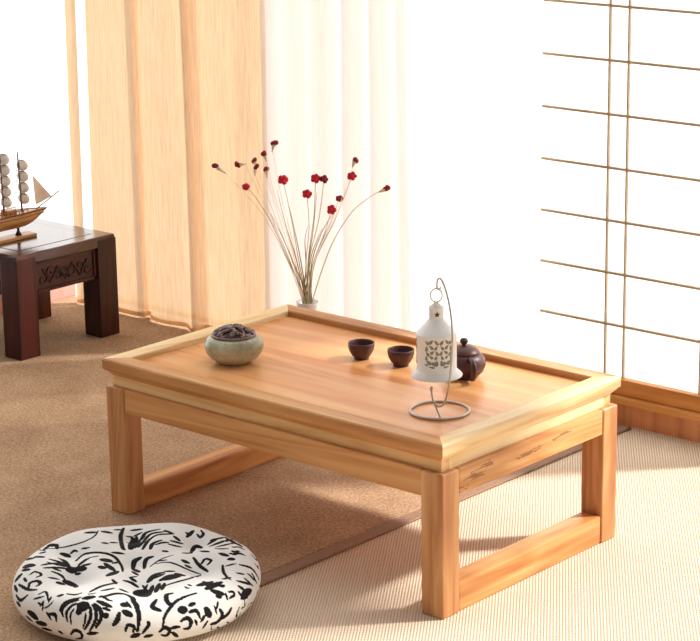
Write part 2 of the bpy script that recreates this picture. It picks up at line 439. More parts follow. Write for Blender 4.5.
for sx in (-1, 1):
    obj('apron', box(BM(), (sx * (TL - LI - .001), -ay0, .203), (sx * (TL - LI - .026), ay0, .249), .003), W_ST if sx > 0 else W_Y, T)
    z0 = MT if sx < 0 else 0
    obj('stretcher', box(BM(), (sx * (TL - LI - .002), -ay0, z0), (sx * (TL - LI - .042), ay0, .052), .004), W_Y, T)

# ------------------------------------------------------------------ things on the low table
ZT = .2885
# incense burner
c = on_z(234.5, 361.5, ZT); c.z = ZT
B = thing('incense_burner', 'squat celadon green incense burner with carved brown lid, on the light table', 'incense burner', c)
lathe_p = [(0, 0), (.030, 0), (.033, .003), (.044, .010), (.0515, .020), (.0545, .030), (.0535, .038), (.048, .0455), (.041, .0495), (.0395, .0495), (.0395, .046), (.0, .046)]
obj('bowl', lathe(BM(), lathe_p, c), CELA, B)
lid = obj('lid', lathe(BM(), [(0, .0475), (.0385, .0475), (.0395, .0505), (.036, .054), (.026, .0590), (.014, .0625), (0, .064)], c), LIDD, B)
bm = BM(); rnd = random.Random(3)
ringp = [c + Vector((.0385 * math.cos(a), .0385 * math.sin(a), .0515)) for a in [2 * PI * k / 40 for k in range(40)]]
tube(bm, ringp, .0026, 8, closed=True)
for k in range(30):
    a = k * 2.39996; r0 = .034 * math.sqrt((k + .5) / 30); cx, cy = r0 * math.cos(a), r0 * math.sin(a)
    th = rnd.uniform(0, 2 * PI); pts = []
    R = rnd.uniform(.007, .013)
    for q in range(9):
        b_ = th + q / 8 * rnd.uniform(3.0, 4.6)
        x_, y_ = cx + R * (1 - q / 14) * math.cos(b_), cy + R * (1 - q / 14) * math.sin(b_)
        rr_ = min(.036, math.hypot(x_, y_)); s_ = rr_ / max(1e-6, math.hypot(x_, y_)); x_ *= s_; y_ *= s_
        pts.append(c + Vector((x_, y_,   .0515 + .0145 * (1 - (rr_ / .039) ** 2) + .0015 * math.sin(q))))
    tube(bm, spline(pts, 3), lambda t: .0033 * (1 - .4 * t), 8)
obj('openwork_carving', bm, LIDM, lid)

# tea cups
def cup_prof(): return [(0, .0), (.013, .0), (.0135, .003), (.018, .008), (.0225, .016), (.0243, .024), (.0246, .0305), (.0236, .0312), (.0228, .030), (.0222, .024), (.020, .015), (.014, .008), (0, .006)]
c1 = on_z(361.5, 358.5, ZT); c1.z = ZT
cp = thing('tea_cup', 'small dark purple clay tea cup, left one, nearer the incense burner', 'tea cup', c1, 'pair of clay tea cups')
obj('cup_body', lathe(BM(), cup_prof(), c1, 40), CLAY, cp)
obj('foot_ring', lathe(BM(), [(.0138, .0), (.0142, .0005), (.0142, .003), (.0138, .0035)], c1, 40), CLAYD, cp)
c2 = on_z(401, 365.5, ZT); c2.z = ZT
dup(cp, c2, 'small dark purple clay tea cup, right one, close beside the white lantern')

# teapot
c = on_z(464, 376.5, ZT); c.z = ZT
P_ = thing('teapot', 'round dark purple clay teapot with knobbed lid, behind the white lantern', 'teapot', c)
obj('pot_body', lathe(BM(), [(0, 0), (.024, 0), (.026, .003), (.034, .011), (.0385, .022), (.0375, .033), (.032, .041), (.0265, .0445), (.0255, .0445), (.0245, .043), (0, .042)], c), CLAY, P_)
ld = obj('lid', lathe(BM(), [(0, .0435), (.0275, .0435), (.0285, .0455), (.027, .048), (.021, .0535), (.012, .0575), (.004, .0585), (0, .0585)], c), CLAY, P_)
obj('knob', lathe(BM(), [(0, .057), (.003, .0575), (.0035, .060), (.0070, .063), (.0076, .0665), (.0050, .0705), (0, .071)], c, 24), CLAYD, ld)
hd = Vector((.82, -.57, 0)).normalized(); zz = Vector((0, 0, 1))
obj('handle', tube(BM(), spline([c + hd * .030 + zz * .038, c + hd * .044 + zz * .043, c + hd * .060 + zz * .038, c + hd * .064 + zz * .025, c + hd * .054 + zz * .011, c + hd * .033 + zz * .008], 6), .0045, 10), CLAYD, P_)
obj('spout', tube(BM(), spline([c - hd * .031 + zz * .018, c - hd * .045 + zz * .024, c - hd * .053 + zz * .036, c - hd * .060 + zz * .043], 6), lambda t: .0085 - .0045 * t, 12), CLAY, P_)

# lantern stand and lantern
c = on_z(439.8, 411.5, ZT); c.z = ZT
LS = thing('lantern_stand', 'pale wire lantern hanger with ring base and hooked top', 'lantern stand', c)
hr = Vector((right.x, right.y, 0)).normalized()          # the hanger is set facing the room
hf = FH.copy()
def L(a, b, d=0): return c + hr * a + zz * b + hf * d
WR = .0017
RB = .0500
obj('base_ring', tube(BM(), [c + Vector((RB * math.cos(a), RB * math.sin(a), .0024)) for a in [2 * PI * k / 64 for k in range(64)]], .0023, 10, closed=True), WIRE, LS)
px = 1 / 578.
def Q(u, v, d=0): return L((u - 439.8) * px * .965, (411.5 - v) * px, d)
def H(u, v, d): return on_depth(u, v, c, d)
hook = [H(431.0, 391, -.020), H(430.8, 388, -.020), H(431.8, 387.5, -.021), H(431.8, 394, -.024), H(433.8, 402, -.030), H(438, 406.3, -.034), H(443, 404.8, -.039), H(446.6, 396, -.044), H(449.6, 380, -.047), H(451.6, 360, -.047), H(452.4, 340, -.046), H(451.6, 322, -.038), H(449, 303, -.024), H(445, 288, -.008), H(441.5, 279.8, 0), H(438.6, 278.6, 0), H(437, 282.5, 0), H(437.2, 287.5, 0), H(439, 289.6, 0), H(440.8, 287, 0)]
obj('hook', tube(BM(), spline(hook, 8), WR, 8), WIRE, LS)
curl = [L(0, .0025, -.0495), H(437.5, 411, -.040), H(434.6, 404, -.031)]
obj('support_wire', tube(BM(), spline(curl, 8), WR, 8), WIRE, LS)

lc = Q(436.8, 374.8, 0)
LN = thing('lantern', 'white metal hanging candle lantern with cut-out panels, hung from the wire hanger', 'lantern', lc)
k = px
body = [(0, .004), (.0415, .0), (.0435, .0012), (.0435, .0028), (.0345, .0115), (.0338, .013), (.0338, .0725), (.0345, .073), (.0345, .0745), (.0325, .0765), (.0135, .0985), (.0122, .0995), (0, .0995)]
obj('lantern_body', lathe(BM(), body, lc, 64), WHITE, LN)
cap = obj('cap', lathe(BM(), [(0, .099), (.0122, .099), (.0122, .1175), (.0135, .118), (.0135, .1195), (.006, .1245), (.002, .128), (0, .128)], lc, 40), WHITE, LN)
bm = BM(); rg = []
rc = lc + zz * .1390
for q in range(28):
    a = 2 * PI * q / 28; rg.append(rc + hr * (.0098 * math.cos(a)) + zz * (.0112 * math.sin(a)) + hf * (.001 * math.sin(a)))
tube(bm, rg, .0012, 8, closed=True); obj('hanging_ring', bm, WIRE, LN)
# leaf patches round drum, star on cap: grey colour stands for shade in openings
def on_cyl(ang, z, r): return lc + Vector((r * math.cos(ang), r * math.sin(ang), z))
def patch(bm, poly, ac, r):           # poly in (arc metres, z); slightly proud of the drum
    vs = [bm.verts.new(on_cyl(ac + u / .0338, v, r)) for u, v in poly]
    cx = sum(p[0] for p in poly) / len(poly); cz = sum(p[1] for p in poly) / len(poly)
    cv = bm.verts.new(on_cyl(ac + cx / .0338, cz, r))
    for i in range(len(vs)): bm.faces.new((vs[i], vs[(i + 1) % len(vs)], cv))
def drop(u, v, ln, wd, an):
    out = []
    for q in range(14):
        t = 2 * PI * q / 14; a = ln / 2 * math.cos(t); b = wd / 2 * math.sin(t) * (1 - .55 * math.cos(t))
        out.append((u + a * math.cos(an) - b * math.sin(an), v + a * math.sin(an) + b * math.cos(an)))
    return out
face = math.atan2(-FH.y, -FH.x) + math.radians(5)
for s in range(3):
    ac = face + s * 2 * PI / 3; bm = BM()
    for sg in (-1, 1):
        for (u, v, ln, wd, an) in ((.0035, .066, .009, .004, .9), (.0105, .067, .008, .004, 2.3), (.016, .065, .008, .004, .6), (.004, .057, .008, .0038, 2.2), (.0105, .058, .0085, .004, .8), (.0168, .055, .009, .0045, 1.7),
                                    (.0028, .048, .008, .004, 1.1), (.009, .049, .008, .004, 2.4), (.0155, .046, .008, .004, .9), (.004, .040, .007, .0036, 2.0), (.0105, .041, .007, .0036, .7), (.0172, .039, .007, .004, 1.6),
                                    (.0065, .0295, .012, .006, .15), (.0140, .0315, .010, .005, .7), (.0030, .0330, .005, .003, 1.5), (.0175, .0270, .006, .003, 0.2), (.0100, .0235, .010, .0028, .1)):
            patch(bm, drop(sg * u * 1.28, v, ln * 1.15, wd * 1.2, an if sg > 0 else PI - an), ac, .03405)
    bmesh.ops.recalc_face_normals(bm, faces=bm.faces[:])
    obj('leaf_shade_panel', bm, LEAF_SHADE, LN, label='grey leaf patches painted as shaded openings on the lantern drum')
bm = BM(); ac = face - .02; pts = []
for q in range(10):
    a = PI / 2 + q * PI / 5; rr_ = .0056 if q % 2 == 0 else .0024; pts.append((rr_ * math.cos(a), .1085 + rr_ * math.sin(a)))
vs = [bm.verts.new(on_cyl(ac + u / .0122, v, .0125)) for u, v in pts]; cv = bm.verts.new(on_cyl(ac, .1085, .0125))
for i in range(10): bm.faces.new((vs[i], vs[(i + 1) % 10], cv))
obj('star_opening_shade', bm, STAR_SHADE, cap)

# ------------------------------------------------------------------ dark side table
X0, X1, Y0, Y1, SZ = -1.600, -1.295, .300, .606, .252
SC = Vector(((X0 + X1) / 2, (Y0 + Y1) / 2, MT))
ST = thing('side_table', 'dark rosewood square side table with carved apron, left beside the gold curtain', 'side table', SC)
LW = .058
for x in (X0, X1 - LW):
    for y in (Y0, Y1 - LW):
        obj('leg', box(BM(), (x - (.0008 if x == X0 else 0), y - (.0008 if y == Y0 else 0), MT), (x + LW + (.0008 if x != X0 else 0), y + LW + (.0008 if y != Y0 else 0), SZ - .008), .0025, 2), D_Z, ST)
tb = BM()
box(tb, (X0, Y0, SZ - .028), (X1, Y1, SZ), .006, 3)
obj('top', tb, D_T, ST)
obj('top_panel', box(BM(), (X0 + .042, Y0 + .042, SZ - .001), (X1 - .042, Y1 - .042, SZ + .0006), .0004, 1), D_X, ST)
grv = BM()
for (a, b) in (((X0 + .040, Y0 + .040, SZ - .001), (X1 - .040, Y0 + .042, SZ + .0003)), ((X0 + .040, Y1 - .042, SZ - .001), (X1 - .040, Y1 - .040, SZ + .0003)),
               ((X0 + .040, Y0 + .042, SZ - .001), (X0 + .042, Y1 - .042, SZ + .0003)), ((X1 - .042, Y0 + .042, SZ - .001), (X1 - .040, Y1 - .042, SZ + .0003))):
    box(grv, a, b)
obj('groove', grv, BLACK, ST)
def carved(y0, y1, xs, flip):
    pass
def scrolls(bm, mp, w, h):
    rnd = random.Random(5)
    for q in range(7):
        u = (q + .5) / 7 * w - w / 2; sgn = 1 if q % 2 else -1
        pts = []
        for t in range(12):
            a = sgn * (t * .55) + q; r = .013 * (1 - t / 14)
            pts.append(mp(u + r * math.cos(a), sgn * .006 + r * math.sin(a)))
        tube(bm, spline(pts, 3), lambda t: .0026 * (1 - .5 * t), 6)
    for q in range(6):
        u = (q + 1) / 7 * w - w / 2
        tube(bm, spline([mp(u - .012, -.018 if q % 2 else .018), mp(u, 0), mp(u + .012, .018 if q % 2 else -.018)], 5), .002, 6)
for side in range(4):
    bm = BM(); cb = BM(); z0, z1 = .152, SZ - .026
    if side < 2:
        xs = X1 - .010 if side == 0 else X0 + .010; sg = 1 if side == 0 else -1
        box(bm, (xs, Y0 + LW, z0), (xs - sg * .018, Y1 - LW, z1), .001, 1)
        mp = lambda u, v, xs=xs, sg=sg: Vector((xs + sg * .0012, SC.y + u, (z0 + z1) / 2 - .001 + v)); w = Y1 - Y0 - 2 * LW - .03
        fr = BM()
        for (a, b) in (((xs, Y0 + LW, z0), (xs + sg * .004, Y1 - LW, z0 + .007)), ((xs, Y0 + LW, z1 - .006), (xs + sg * .004, Y1 - LW, z1)),
                       ((xs, Y0 + LW, z0), (xs + sg * .004, Y0 + LW + .008, z1)), ((xs, Y1 - LW - .008, z0), (xs + sg * .004, Y1 - LW, z1))): box(fr, a, b)
    else:
        ys = Y0 + .010 if side == 2 else Y1 - .010; sg = -1 if side == 2 else 1
        box(bm, (X0 + LW, ys, z0), (X1 - LW, ys - sg * .018, z1), .001, 1)
        mp = lambda u, v, ys=ys, sg=sg: Vector((SC.x + u, ys + sg * .0012, (z0 + z1) / 2 - .001 + v)); w = X1 - X0 - 2 * LW - .03
        fr = BM()
        for (a, b) in (((X0 + LW, ys, z0), (X1 - LW, ys + sg * .004, z0 + .007)), ((X0 + LW, ys, z1 - .006), (X1 - LW, ys + sg * .004, z1)),
                       ((X0 + LW, ys, z0), (X0 + LW + .008, ys + sg * .004, z1)), ((X1 - LW - .008, ys, z0), (X1 - LW, ys + sg * .004, z1))): box(fr, a, b)
    ap = obj('apron', bm, D_Y, ST)
    obj('apron_frame', fr, D_Y, ap)
    scrolls(cb, mp, w, z1 - z0); obj('carving', cb, D_Z, ap)

# ------------------------------------------------------------------ model ship
sx = -1.437; ZS = SZ + .0006
SY = -.026                                            # the ship runs along y; heights are above the side table top
def sp_(y, h, dx=0): return (sx + dx, y + SY, ZS + h)
SH = thing('model_ship', 'small wooden model sailing ship on a stand, on the dark side table', 'model ship', (sx, .40 + SY, ZS))
obj('stand_board', box(BM(), sp_(.300, 0, -.018), sp_(.497, .008, .018), .002), BOAT, SH)
for y in (.345, .455):
    obj('stand_post', lathe(BM(), [(0, .008), (.008, .008), (.0065, .012), (.003, .018), (.003, .024), (.005, .0275), (0, .0275)], sp_(y, 0), 20), BLACK, SH)
hull = BM(); secs = []; ny = 30; YA, YB = .255, .545
def h_f(t):
    f = 1.0
    if t > .60: f = max(0, 1 - ((t - .60) / .40) ** 1.9)
    if t < .2: f = .75 + .25 * t / .2
    return f
def h_deck(t): return .062 + (.014 * (1 - t / .25) if t < .25 else 0) - .004 * max(0, (t - .8) / .2)
for q in range(ny + 1):
    t = q / ny; y = YA + t * (YB - YA)
    keel = .0265 + (.0 if t < .70 else .030 * ((t - .70) / .30) ** 1.7) + (.010 * (1 - t / .15) if t < .15 else 0)
    deck = h_deck(t); wd = max(.0008, .025 * h_f(t)); s = []
    for a in range(9):
        u = a / 8 * PI; cx_ = math.cos(u)
        s.append(hull.verts.new(sp_(y, deck - (deck - keel) * (math.sin(u) ** .8), wd * (abs(cx_) ** .6) * (1 if cx_ > 0 else -1))))
    secs.append(s)
for A, Bq in zip(secs, secs[1:]):
    for i in range(8):
        f = hull.faces.new((A[i], A[i + 1], Bq[i + 1], Bq[i])); f.smooth = True
hull.faces.new(secs[0]); hull.faces.new(secs[-1][::-1])
for A, Bq in zip(secs, secs[1:]): hull.faces.new((A[8], A[0], Bq[0], Bq[8]))
bmesh.ops.recalc_face_normals(hull, faces=hull.faces[:])
ho = obj('hull', hull, BOAT, SH)
gw = BM()
for sgn in (1, -1):
    tube(gw, [sp_(YA + q / ny * (YB - YA), h_deck(q / ny), sgn * (.025 * h_f(q / ny) + .0004)) for q in range(ny + 1)], .0018, 6)
    tube(gw, [sp_(YA + q / ny * (YB - YA), h_deck(q / ny) - .009, sgn * (.0249 * h_f(q / ny) + .0004)) for q in range(ny)], .0010, 6)
obj('gunwale', gw, BOATD, ho)
rl = BM()
for q in range(14):
    y = .300 + q * .013
    for e in (.022, -.022): tube(rl, [sp_(y, .062, e), sp_(y, .070, e)], .0009, 5)
for e in (.022, -.022): tube(rl, [sp_(.300, .070, e), sp_(.469, .070, e)], .0011, 5)
obj('railing', rl, BOATD, SH)
obj('deckhouse', box(BM(), sp_(.415, .061, -.012), sp_(.445, .073, .012), .002), BOAT, SH)
for (y, zt_, n) in ((.470, .206, 4), (.416, .224, 5), (.345, .206, 4)):
    m = obj('mast', tube(BM(), [sp_(y, .058), sp_(y - .005, zt_)], lambda t: .0024 - .001 * t, 8), BOATD, SH)
    for q in range(n):
        h = .092 + q * (.0265 if n == 4 else .0255)
        sb_ = BM(); blob(sb_, sp_(y + .0075, h), .018, .0100, .0135, sub=3)
        obj('sail', sb_, SAIL, SH)
        obj('yard', tube(BM(), [sp_(y, h + .013, -.020), sp_(y, h + .013, .020)], .0009, 6), BOATD, m)
obj('bowsprit', tube(BM(), [sp_(.508, .058), sp_(.587, .092)], .0014, 6), BOATD, SH)
jb = BM(); prism(jb, [sp_(.507, .143), sp_(.512, .070), sp_(.562, .083)], (.0008, 0, 0)); obj('jib_sail', jb, JIB, SH, label='grey triangular jib sail at the bow')
rg = BM()
for a, b in ((sp_(.468, .200), sp_(.444, .062)), (sp_(.505, .146), sp_(.585, .091)), (sp_(.507, .143), sp_(.468, .190)), (sp_(.454, .062, .02), sp_(.468, .18)), (sp_(.412, .215), sp_(.466, .19)), (sp_(.400, .062, .02), sp_(.413, .19))):
    tube(rg, [a, b], .0005, 4)
obj('rigging', rg, BOATD, SH)

# ------------------------------------------------------------------ vase and dried flowers
vb = Vector((-.515, .431, MT))
V = thing('vase', 'white porcelain vase standing on the carpet behind the light table', 'vase', vb)
VZ = .2475
obj('vase_body', lathe(BM(), [(0, 0), (.034, 0), (.038, .004), (.052, .05), (.055, .095), (.046, .15), (.028, .195), (.0195, .215), (.0200, .228), (.0235, VZ - MT), (.0225, VZ - MT + .0008), (.0175, .228), (.0165, .20), (0, .19)], vb), PORC, V)
mouth = Vector((vb.x, vb.y, VZ))
def heads(bm, p, size, axis, rnd):
    for q in range(5):
        a = 2 * PI * q / 5 + rnd.uniform(-.2, .2)
        o = (hr * math.cos(a) + zz * math.sin(a) * .9) * size * .48 + hf * rnd.uniform(-.3, .1) * size
        blob(bm, p + o, size * rnd.uniform(.40, .52), size * rnd.uniform(.38, .5), size * rnd.uniform(.38, .5), sub=2)
    blob(bm, p - hf * size * .35, size * .42)
G = 'dried red flowers in the white vase'
FL = [  # head x, y, size, kind, stem via-points, label
 (215, 166, 4.6, 'b', [(288, 262), (262, 214)], (224, 172), 'dark red dried bud with pale calyx, farthest left of the bouquet'),
 (238, 164.5, 4.2, 'b', [(289, 258), (268, 212)], (245, 164), 'dark red dried bud on pale calyx, second from left of the bouquet'),
 (254.5, 160, 4.2, 'b', [(291, 258), (274, 214)], (256, 166), 'dark red dried bud with small cup, upper left one of a tight cluster of four'),
 (264.5, 154, 4.4, 'b', [(292, 250), (276, 200)], (266, 160), 'dark red dried bud with small cup, upper right one of a tight cluster of four'),
 (255.5, 167.5, 4.2, 'b', [(290, 262), (272, 218)], (255, 174), 'dark red dried bud with small cup, lower left one of a tight cluster of four'),
 (266, 168.5, 4.4, 'b', [(292, 258), (278, 214)], (267, 176), 'dark red dried bud with small cup, lower right one of a tight cluster of four'),
 (274.5, 142.5, 4.6, 'b', [(294, 248), (281, 195)], (272.5, 150), 'dark red dried bud, topmost flower of the whole bouquet'),
 (246, 186.5, 5.0, 'r', [(289, 262), (271, 222), (256, 198)], None, 'small bright red dried flower, lowest on the bouquet\'s left side'),
 (283, 179.5, 6.6, 'r', [(299, 262), (292, 222)], None, 'largest bright red dried flower, set alone left of the bouquet\'s middle'),
 (315.5, 178.5, 6.2, 'r', [(308, 262), (314, 215)], None, 'bright red dried flower, left one of a touching pair at the bouquet\'s middle'),
 (324, 179, 5.4, 'd', [(309, 262), (319, 218)], None, 'deep red dried flower, right one of a touching pair at the bouquet\'s middle'),
 (307, 194, 6.0, 'r', [(306, 266), (309, 228)], None, 'bright red dried flower just below the touching middle pair'),
 (355, 159.5, 4.8, 'b', [(315, 262), (336, 214)], (353, 166), 'dark red dried bud on pale calyx, highest on the bouquet\'s right side'),
 (352, 176, 5.8, 'r', [(315, 262), (335, 220)], None, 'bright red dried flower directly below the highest right-hand bud'),
 (339.5, 198.5, 4.8, 'd', [(313, 264), (330, 224)], None, 'round deep red dried flower head, second lowest on the bouquet\'s right'),
 (331.5, 209.5, 6.2, 'r', [(312, 268), (325, 232)], None, 'bright red dried flower, lowest head on the bouquet\'s right side'),
 (386.5, 189, 4.8, 'b', [(322, 270), (334, 240), (352, 212), (370, 197)], (380, 191.5), 'dark red dried bud at the end of the long arching stem, farthest right'),
]
rnd = random.Random(11)
for i, (hx, hy, s, kd, via, cal, lab) in enumerate(FL):
    d = rnd.uniform(-.03, .03); size = s / 545 * 1.05
    head = on_depth(hx, hy, vb, d)
    off = (i - 8) / 8 * .010
    root = mouth + hr * off + hf * rnd.uniform(-.008, .008)
    low = Vector((vb.x + off * .6 * hr.x, vb.y + off * .6 * hr.y, VZ - .03))
    f = thing('dried_flower', lab, 'dried flower', low, G)
    n = len(via) + 1
    pts = [low, root] + [on_depth(u, v, vb, d * (k + 1) / n) for k, (u, v) in enumerate(via)]
    tip = on_depth(cal[0], cal[1], vb, d) if cal else head
    pts.append(tip)
    thin = kd == 'b' and i != 16
    obj('stem', tube(BM(), spline(pts, 8), (lambda t: .0009 - .0005 * t) if thin else (lambda t: .0013 - .0006 * t), 6), STEMP if thin else STEM, f)
    bm = BM()
    if kd == 'b':
        for q in range(3): blob(bm, head + hr * rnd.uniform(-.5, .5) * size + zz * rnd.uniform(-.4, .5) * size, size * .5, size * .5, size * .55)
        blob(bm, head, size * .55)
        obj('flower_head', bm, DRED, f)
        cb = BM(); ax = (tip - head); tube(cb, [head + ax * .25, head + ax * .75, tip + ax * .25], lambda t: size * (.55 - .42 * t), 10); obj('calyx', cb, CALYX, f)
    else:
        heads(bm, head, size, None, rnd); obj('flower_head', bm, RED if kd == 'r' else DRED, f)
BL = [([(306, 268), (305, 240)], (308, 226), 'short dried grass blade rising straight up at the bouquet\'s middle'),
      ([(311, 258), (317, 240)], (322, 229), 'short dried grass blade with bent tip, right of the bouquet\'s middle'),
      ([(297, 262), (286, 226)], (277, 190), 'long dried grass blade leaning left below the largest red flower'),
      ([(301, 262), (295, 232)], (289, 206), 'dried grass blade curving left, between the largest red flower and the middle'),
      ([(312, 262), (322, 232)], (334, 212), 'dried grass blade leaning right beside the lowest right-hand flower'),
      ([(294, 264), (282, 236)], (271, 214), 'leftmost dried grass blade in the white vase'),
      ([(309, 262), (313, 232)], (317, 192), 'tall upright dried grass blade under the touching middle pair')]
for i, (via, tip, lab) in enumerate(BL):
    d = rnd.uniform(-.015, .015); off = (i - 3) / 3 * .009
    low = Vector((vb.x + off * .6 * hr.x, vb.y + off * .6 * hr.y, VZ - .028)) + hf * .004
    pts = [low, mouth + hr * off] + [on_depth(u, v, vb, d) for u, v in via] + [on_depth(*tip, vb, d)]
    g = obj('grass_blade', tube(BM(), spline(pts, 8), lambda t: .0021 * (1 - .8 * t), 6), BLADE)
    tag(g, lab, 'dried grass', 'dried grass blades in the white vase')

# ------------------------------------------------------------------ floor cushion
CC = Vector((-.028, -.522, MT)); CR, CHT = .205, .078
TUFT = [(.0, .0, .010, .040)] + [(.115 * math.cos(a), .115 * math.sin(a), .011, .032) for a in [2 * PI * q / 6 + .35 for q in range(6)]]
def c_prof(t):                        # t 0 centre .. 1 bottom edge: radius and height along the upper skin and down the side
    if t < .66:
        r = t / .66 * .160; return r, CHT
    a = (t - .66) / .34 * PI * .82
    return .160 + (CR - .160) * math.sin(a) ** .9 if a < PI / 2 else CR - (CR - .17) * (1 - math.sin(a)) * 1.0, CHT * .52 + CHT * .48 * math.cos(a)
NS, NTH = 190, 660
prof = [c_prof(i / NS) for i in range(NS + 1)]
# smooth the profile and measure its arc length
for _ in range(14):
    prof = [prof[0]] + [tuple((prof[i - 1][k] + 2 * prof[i][k] + prof[i + 1][k]) / 4 for k in range(2)) for i in range(1, NS)] + [prof[-1]]
arc = [0]
for i in range(NS): arc.append(arc[-1] + math.hypot(prof[i + 1][0] - prof[i][0], prof[i + 1][1] - prof[i][1]))
def c_height(r, th, z, t):
    x, y = r * math.cos(th), r * math.sin(th)
    d = 0
    if t < .9:
        for (a, b, dep, w) in TUFT: d += dep * math.exp(-((x - a) ** 2 + (y - b) ** 2) / (2 * (w * .55) ** 2))
        d -= .0045 * math.cos(6 * (th - .35) + PI) * min(1, (r / .12)) ** 2 * (1 if r < .17 else max(0, 1 - (r - .17) / .04)) * .8
        d += .006 * (1 - min(1, r / .1)) 
    return z - d
# pattern canvas in unrolled skin coordinates
CN = 1250; CS = .31
canvas = np.zeros((CN, CN), np.float32)
def cv(u, v): return ((u / CS + 1) / 2 * CN, (v / CS + 1) / 2 * CN)
def seg(p, q, w0, w1):
    (x0, y0), (x1, y1) = p, q; W = max(w0, w1) + 2
    ax, bx = int(max(0, min(x0, x1) - W)), int(min(CN - 1, max(x0, x1) + W)); ay, by = int(max(0, min(y0, y1) - W)), int(min(CN - 1, max(y0, y1) + W))
    if bx <= ax or by <= ay: return
    X, Y = np.meshgrid(np.arange(ax, bx + 1), np.arange(ay, by + 1))
    dx, dy = x1 - x0, y1 - y0; L2 = dx * dx + dy * dy + 1e-9
    t = np.clip(((X - x0) * dx + (Y - y0) * dy) / L2, 0, 1)
    d = np.hypot(X - x0 - t * dx, Y - y0 - t * dy); w = w0 + (w1 - w0) * t
    val = np.clip(w - d + .5, 0, 1)
    sub = canvas[ay:by + 1, ax:bx + 1]; np.maximum(sub, val, out=sub)
jmax = max(range(NS + 1), key=lambda i: prof[i][0])
PR = np.array([p[0] for p in prof[:jmax + 1]]); PZ = np.array([p[1] for p in prof[:jmax + 1]]); PA = np.array(arc[:jmax + 1])
SZs = np.array([p[1] for p in prof])[::-1]; SRs = np.array([p[0] for p in prof])[::-1]; SAs = np.array(arc)[::-1]
def skin(px_, py_):                   # measured point -> unrolled coordinates on the cushion's skin
    r = ray(px_, py_); s = None
    for k in range(260):
        z = CHT + .008 - k * .00033
        p = CAM + r * ((z + CC.z - CAM.z) / r.z); rx, ry = p.x - CC.x, p.y - CC.y; rr_ = math.hypot(rx, ry); th = math.atan2(ry, rx)
        if rr_ >= PR[-1]: continue
        if rr_ < .165:
            zs = c_height(rr_, th, float(np.interp(rr_, PR, PZ)), float(np.interp(rr_, PR, np.arange(jmax + 1))) / NS)
            if z <= zs: s = float(np.interp(rr_, PR, PA)); break
        elif z < CHT - .0005 and rr_ <= float(np.interp(z, SZs, SRs)):
            s = float(np.interp(z, SZs, SAs)); break
    if s is None: return (9, 9)
    return (s * math.cos(th), s * math.sin(th))
def stroke(pts, w, taper=True, conv=None):
    P = [Vector((a, b, 0)) for a, b in pts]; P = spline(P, 6) if len(P) > 2 else [P[0].lerp(P[1], k / 6) for k in range(7)]
    if conv:
        m_ = P[len(P) // 2]; o_, e1, e2 = conv(m_.x, m_.y), conv(m_.x + 8, m_.y), conv(m_.x, m_.y + 8)
        J = abs((e1[0] - o_[0]) * (e2[1] - o_[1]) - (e1[1] - o_[1]) * (e2[0] - o_[0])) / 64
        w = w * .70 * min(.0012, max(.00025, math.sqrt(J))) * CN / (2 * CS)
    C = [cv(*(conv(p.x, p.y) if conv else (p.x, p.y))) for p in P]; C = [q for q in C if q[0] < CN * 2]; n = len(C)
    if n < 2: return
    def wf(t): return w * ((.4 + .6 * math.sin(PI * min(1, max(0, t * .92 + .06))) ** .8) if taper else 1)
    for i in range(n - 1): seg(C[i], C[i + 1], wf(i / (n - 1)), wf((i + 1) / (n - 1)))
WS = CN / (2 * CS) / 583 / 4.893 * .62   # zoomed photo pixels -> half width in canvas pixels
ZL = lambda x, y: skin(x / 4.893, 510 + y / 4.893)
ZR = lambda x, y: skin(130 + x / 4.893, 510 + y / 4.893)
